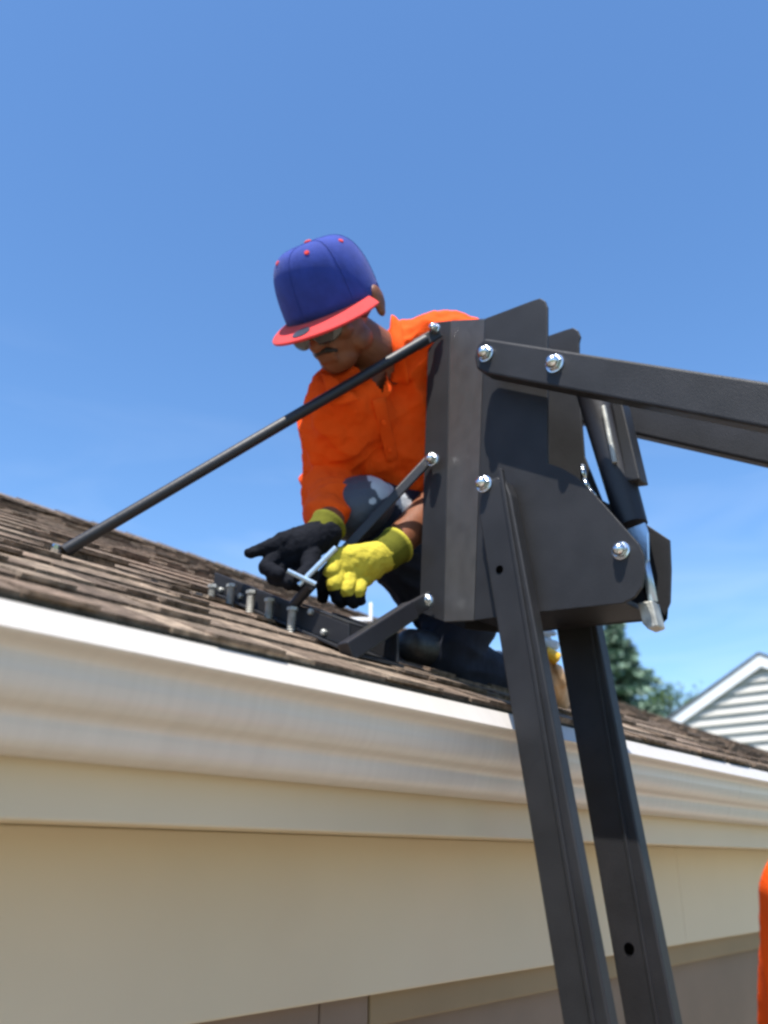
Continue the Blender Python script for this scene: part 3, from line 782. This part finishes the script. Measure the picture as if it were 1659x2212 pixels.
# trousers
bm = bmesh.new()
chain(bm, [(pelv, .135), (hipA, .110), (hipA + (kneeA - hipA) * .5, .092), (kneeA, .066), (kneeA + (ankA - kneeA) * .3, .066), (kneeA + (ankA - kneeA) * .9, .055)])
chain(bm, [(pelv, .135), (hipB, .115), (kneeB, .066), (kneeB + (ankB - kneeB) * .35, .066), (ankB, .052)])
me = remesh(bm, .005, 8); displace(me, folds(.005, 22, kneeA - hipA))
pp = []
for c, r in (((803, 1031), 9), ((818, 1043), 15), ((832, 1058), 15), ((826, 1068), 9), ((866, 1078), 13), ((878, 1093), 13), ((893, 1104), 10), ((806, 1082), 7)):
    pp.append((c, r))
def scr(p):
    d = p.dot(FW); return (829.5 + FL * p.dot(RT) / d, 1106 - FL * p.dot(UP) / d)
pl = per.location.copy()
MARKS = [(ray(c[0], c[1]).normalized(), r) for c, r in pp]
def den(p):
    if p.z > kneeA.z - .12:
        x, y = scr(p); nz = noise.noise(p * 60) * 7
        for c, r in pp:
            if math.hypot(x - c[0], (y - c[1]) * 1.1) < r * 1.15 + nz * .6 and (p - kneeA).length < .26: return (.42, .45, .48)
    return (.015, .018, .030)
tint(me, den)
trs = link('trousers', me, MT['denim'], per, True)
# knee pad on the raised knee
bm = bmesh.new(); kd = (kneeA - hipA).normalized()
ico(bm, kneeA + camv(-.008, .002, .014), 1, (.081, .086, .066), hrot)
me = remesh(bm, .003, 3); tint(me, lambda p: (.42, .45, .48) if den(p)[0] > .3 else (.045, .054, .072)); link('knee_pad', me, MT['pad'], per, True)
# boots
def boot(ank, toe):
    toe = V(toe); bm = bmesh.new(); hz = roofz(ank.y) + .03
    heel = V((ank.x, ank.y, hz + .02)) - (toe - ank).normalized() * .03
    cap(bm, ank + V((0, 0, .05)), ank, .052, .050); cap(bm, ank, heel, .048, .040)
    cap(bm, V((ank.x, ank.y, hz + .018)), V((toe.x, toe.y, roofz(toe.y) + .045)), .042, .038)
    cap(bm, V((toe.x, toe.y, roofz(toe.y) + .045)), V((toe.x, toe.y, roofz(toe.y) + .043)) + (V((toe.x, toe.y, 0)) - V((ank.x, ank.y, 0))).normalized() * .05, .040, .034)
    link('boot', remesh(bm, .004, 4), MT['boot'], per, True)
boot(ankA, ankA + V((-.17, -.02, 0))); boot(ankB, ankB + V((.10, .12, 0)))

# gloves
YE = (.52, .43, .05); BK = (.006, .007, .011); GC = (.16, .17, .02)
def glove(name, segs, cuff, colf, label=None, rim=(.50, .44, .05)):
    def P(px, py, d): return globals()['P'](px, py, d - (.065 if cuff[0][0] < 750 else .012))
    bm = bmesh.new()
    for a, ra, b, rb_, c in segs: cap(bm, P(*a), P(*b), ra, rb_)
    me = remesh(bm, .0022, 3); displace(me, lambda p, n: .0011 * noise.noise(p * 120) + .0012 * (1 - abs(noise.noise(p * 45)) * 2))
    sg = [(P(*a), P(*b), c, (ra + rb_) / 2) for a, ra, b, rb_, c in segs]
    def f(p):
        best = min(sg, key=lambda s: segd(p, s[0], s[1]) - s[3]); return colf(p, best[2])
    tint(me, f)
    o = link(name, me, MT['glove'], per, True)
    if label: o['label'] = label
    a, b, r = cuff; a, b = P(*a), P(*b)
    bm = bmesh.new(); L = (b - a).length
    lathe(bm, a, b - a, [(0, r * .93), (L * .25, r), (L * .5, r * .98), (L * .8, r * 1.04), (L * .95, r * 1.10), (L, r * 1.06), (L * .97, r * .9), (L * .2, r * .85)], 28)
    me = bpy.data.meshes.new('cuff'); bmesh.ops.recalc_face_normals(bm, faces=bm.faces); bm.to_mesh(me); bm.free()
    tint(me, lambda p: (.11, .11, .012) if (p - a).dot(b - a) / (b - a).length_squared < .86 else rim)
    link('cuff', me, MT['glove'], o, True)
    return o
# his right hand (photo left): black dipped palm towards us
wr = (703, 1153, 1.69)
glove('glove', [
    (wr, .032, (650, 1180, 1.655), .034, 'b'), (wr, .030, (612, 1172, 1.64), .020, 'b'), ((650, 1180, 1.655), .032, (600, 1195, 1.64), .024, 'b'),
    ((650, 1185, 1.655), .032, (612, 1222, 1.645), .024, 'b'), ((655, 1190, 1.655), .030, (638, 1236, 1.65), .022, 'b'),
    ((612, 1170, 1.64), .0150, (573, 1184, 1.62), .0125, 'b'), ((573, 1184, 1.62), .0125, (539, 1195, 1.61), .0095, 'b'),
    ((598, 1196, 1.635), .0155, (574, 1226, 1.60), .0135, 'b'), ((574, 1226, 1.60), .0135, (602, 1240, 1.575), .0115, 'b'),
    ((608, 1218, 1.64), .0155, (592, 1248, 1.60), .0135, 'b'), ((592, 1248, 1.60), .0135, (624, 1258, 1.575), .0115, 'b'),
    ((636, 1234, 1.645), .0150, (626, 1260, 1.61), .0130, 'b'), ((626, 1260, 1.61), .0125, (656, 1266, 1.585), .0110, 'b'),
    ((672, 1195, 1.645), .0190, (668, 1232, 1.60), .0150, 'b'), ((668, 1232, 1.60), .0145, (648, 1246, 1.575), .0115, 'b'),
], ((686, 1163, 1.68), (712, 1132, 1.71), .034), lambda p, c: BK, rim=(.13, .13, .015), label='black coated work glove, thumb side pointing left')
# his left hand (photo right): knit yellow back, black finger ends
def gc(p, c): return BK if c == 'b' else YE
wl = (829, 1201, 1.68)
glove('glove', [
    (wl, .032, (789, 1212, 1.655), .034, 'y'), ((794, 1205, 1.655), .030, (736, 1207, 1.64), .023, 'y'),
    ((789, 1212, 1.655), .032, (736, 1229, 1.635), .023, 'y'), ((794, 1217, 1.655), .031, (758, 1239, 1.64), .023, 'y'), ((799, 1222, 1.66), .030, (784, 1245, 1.65), .022, 'y'),
    ((729, 1207, 1.635), .0165, (716, 1236, 1.605), .0145, 'y'), ((716, 1236, 1.605), .0145, (698, 1268, 1.615), .0125, 'b'), ((698, 1268, 1.615), .0125, (697, 1292, 1.64), .0105, 'b'),
    ((734, 1231, 1.63), .0160, (722, 1262, 1.595), .0140, 'y'), ((722, 1262, 1.595), .0138, (728, 1290, 1.60), .012, 'b'), ((728, 1290, 1.60), .012, (738, 1302, 1.615), .0105, 'b'),
    ((756, 1240, 1.635), .0160, (749, 1274, 1.60), .0138, 'y'), ((749, 1274, 1.60), .0135, (754, 1294, 1.605), .0115, 'b'), ((754, 1294, 1.605), .0115, (764, 1304, 1.62), .0105, 'b'),
    ((782, 1245, 1.645), .0150, (776, 1276, 1.615), .0125, 'y'), ((776, 1276, 1.615), .0125, (778, 1297, 1.62), .0105, 'b'),
    ((784, 1197, 1.665), .0200, (736, 1219, 1.66), .0150, 'b'), ((736, 1219, 1.66), .0145, (705, 1240, 1.645), .0120, 'b'),
], ((822, 1204, 1.676), (860, 1176, 1.71), .036), gc, 'yellow knit work glove with black dipped fingers')

# ------------------------------------------------------------------ wrench in his hands
wt = P(726, 1183, 1.520); wb = P(645, 1264, 1.500)
wren = thing('socket_wrench', wb, 'steel T-handle socket wrench held over the roof bracket between both gloves', 'wrench')
bm = bmesh.new(); tube(bm, wt, wb, .0052, n=16); fin('handle', bm, MT['zincb'], wren, smooth=True).modifiers.new('e', 'EDGE_SPLIT')
bm = bmesh.new(); tube(bm, P(621, 1233, 1.495), P(682, 1262, 1.495), .0046, n=16); fin('cross_bar', bm, MT['zincb'], wren, smooth=True).modifiers.new('e', 'EDGE_SPLIT')
bm = bmesh.new(); tube(bm, P(668, 1266, 1.502), P(634, 1308, 1.525), .0085, .0095, 16); fin('socket', bm, MT['black2'], wren, smooth=True).modifiers.new('e', 'EDGE_SPLIT')

# ------------------------------------------------------------------ small things on the roof
def onroof(px, dist, off=.02):
    r = ray(px, 0); lo_, hi = 0, 2212
    for _ in range(40):
        mid = (lo_ + hi) / 2; q = P(px, mid, dist)
        if q.z > roofz(q.y) + off: lo_ = mid
        else: hi = mid
    return P(px, lo_, dist)
c = PR(786, 1342, .012); k_ = c.dot(FW) / 1.98
bm = bmesh.new(); prism(bm, [c + RT * -.045 * k_, c + RT * .02 * k_, c + (RT * .02 + ZZ * .009) * k_, c + (RT * -.045 + ZZ * .009) * k_], FH * .03 * k_)
prism(bm, [c + (RT * .0115 + ZZ * .0095) * k_, c + (RT * .02 + ZZ * .0095) * k_, c + (RT * .02 + ZZ * .045) * k_, c + (RT * .0115 + ZZ * .045) * k_], FH * .03 * k_)
o = fin('plastic_clip', bm, MT['plast'], bevel=.002); tag(o, 'white plastic angle clip lying on the shingles behind the yellow glove', 'clip')
# pouch seen between the hoist legs
pc = P(1190, 1470, 2.00)
pouch = thing('tool_pouch', pc, 'tan leather tool pouch on the roof seen between the two hoist legs', 'tool pouch')
bm = bmesh.new()
chain(bm, [(P(1176, 1432, 1.98), .020), (P(1190, 1470, 1.98), .034), (P(1203, 1512, 2.00), .030)])
cap(bm, P(1204, 1446, 1.96), P(1213, 1476, 1.96), .013, .013)
me = remesh(bm, .003, 5); displace(me, folds(.002, 50, ZZ)); link('pouch', me, MT['leather'], pouch, True)
bm = bmesh.new(); chain(bm, [(P(1196, 1520, 2.00), .022), (P(1212, 1560, 2.02), .022)])
me = remesh(bm, .003, 3); displace(me, folds(.002, 60, ZZ)); link('strap', me, MT['leather'], pouch, True)
bm = bmesh.new(); lathe(bm, P(1186, 1412, 1.96), P(1214, 1430, 1.96) - P(1186, 1412, 1.96), [(-.012, 0), (-.012, .013), (.022, .015), (.026, .010), (.026, 0)], 16)
tp = fin('tape_measure', bm, MT['yellow'], bevel=.002); tag(tp, 'yellow tape measure tucked in the top of the tan pouch', 'tape measure')
bm = bmesh.new(); chain(bm, [(P(1166, 1386, 2.00), .012), (P(1198, 1394, 2.00), .012)]); chain(bm, [(P(1164, 1364, 2.00), .007), (P(1196, 1368, 2.00), .007)])
cap(bm, P(1180, 1368, 2.01), P(1180, 1392, 2.01), .01, .01)
me = remesh(bm, .0025, 3); displace(me, folds(.002, 60, RT)); rg = link('rag', me, MT['rag'], None, True); tag(rg, 'pale blue crumpled rag just above the yellow tape measure', 'rag')

# ------------------------------------------------------------------ second worker, only a sleeve in frame
p2 = thing('person', (1.5, .02, HG + .03), 'worker standing below the eave, only an orange sleeve at the right edge', 'person')
def q_(x, y, z): return V((x + .12, y + .22, z + .03))
bm = bmesh.new()
sh1, sh2 = q_(1.40, .14, -.62), q_(1.60, -.22, -.62)
sh1 = P(1815, 2900, 1.1); el1 = P(1768, 2330, 1.02); w1 = P(1768, 1830, .93); cf1 = P(1754, 1930, .95)
chain(bm, [(q_(1.48, -.03, -.62), .06), (q_(1.50, -.03, -.80), .13), (q_(1.5, -.04, -1.0), .13), (q_(1.5, -.03, -1.15), .13)])
cap(bm, q_(1.48, -.03, -.64), q_(1.46, -.03, -.50), .055, .055)
ico(bm, q_(1.44, -.03, -.38), 1, (.095, .075, .115)); ico(bm, q_(1.41, -.03, -.44), 1, (.06, .055, .06)); cap(bm, q_(1.35, -.03, -.36), q_(1.325, -.03, -.40), .009, .014)
for s in (1, -1): ico(bm, q_(1.45, -.03 + s * .076, -.40), 1, (.016, .010, .03))
chain(bm, [(sh1, .06), (el1, .045), (w1, .03)]); chain(bm, [(sh2, .06), (q_(1.58, -.30, -.92), .045), (q_(1.45, -.28, -1.12), .03)])
for wq, dq in ((w1, V((.45, -.5, .75)).normalized()), (q_(1.45, -.28, -1.12), V((-.6, .1, -.8)).normalized())):
    sdv = dq.cross(V((1, .2, 0))).normalized()
    cap(bm, wq, wq + dq * .06, .028, .032)
    for k in range(4):
        b_ = wq + dq * .075 + sdv * (k - 1.5) * .019; cap(bm, b_, b_ + dq * (.038 + .006 * (1 - abs(k - 1.2))) + V((-.01, 0, 0)), .0095, .009); 
        cap(bm, b_ + dq * .042 + V((-.01, 0, 0)), b_ + dq * .062 + V((-.03, 0, 0)), .009, .008)
    cap(bm, wq + dq * .03 - sdv * .03, wq + dq * .075 - sdv * .055, .012, .010)
for s in (1, -1): chain(bm, [(q_(1.5, -.03 + s * .09, -1.15), .09), (q_(1.48, -.03 + s * .11, -1.58), .058), (q_(1.5, -.03 + s * .12, -1.93), .04)])
link('body', remesh(bm, .005, 4), MT['skin'], p2, True)
bm = bmesh.new()
chain(bm, [(q_(1.49, -.03, -.70), .13), (q_(1.50, -.03, -.85), .165), (q_(1.5, -.04, -1.0), .165), (q_(1.5, -.03, -1.2), .165)])
chain(bm, [(q_(1.44, .05, -.66), .08), (sh1, .078), (sh1 + (el1 - sh1) * .5, .072), (el1, .063), (cf1, .052)])
chain(bm, [(sh2 + V((-.04, .05, 0)), .08), (sh2, .082), (q_(1.58, -.30, -.92), .062), (q_(1.52, -.29, -1.0), .052)])
me = remesh(bm, .006, 6); displace(me, folds(.006, 16, el1 - sh1)); link('shirt', me, MT['orange'], p2, True)
bm = bmesh.new(); cap(bm, q_(1.5, -.09, -1.15), q_(1.5, .03, -1.15), .15, .15)
for s in (1, -1): chain(bm, [(q_(1.5, -.03 + s * .09, -1.2), .115), (q_(1.48, -.03 + s * .11, -1.58), .082), (q_(1.5, -.03 + s * .12, -1.93), .068)])
me = remesh(bm, .007, 5); tint(me, lambda p: (.022, .027, .045)); link('trousers', me, MT['denim'], p2, True)
bm = bmesh.new(); ico(bm, q_(1.455, -.03, -.35), 1, (.098, .082, .10)); link('hair', remesh(bm, .006, 2), MT['hair'], p2, True)
for s in (1, -1):
    bm = bmesh.new(); cap(bm, q_(1.52, -.03 + s * .12, -1.90), q_(1.52, -.03 + s * .12, -1.97), .055, .05); cap(bm, q_(1.52, -.03 + s * .12, -1.975), q_(1.33, -.03 + s * .14, -1.98), .045, .04)
    link('boot', remesh(bm, .006, 4), MT['boot'], p2, True)
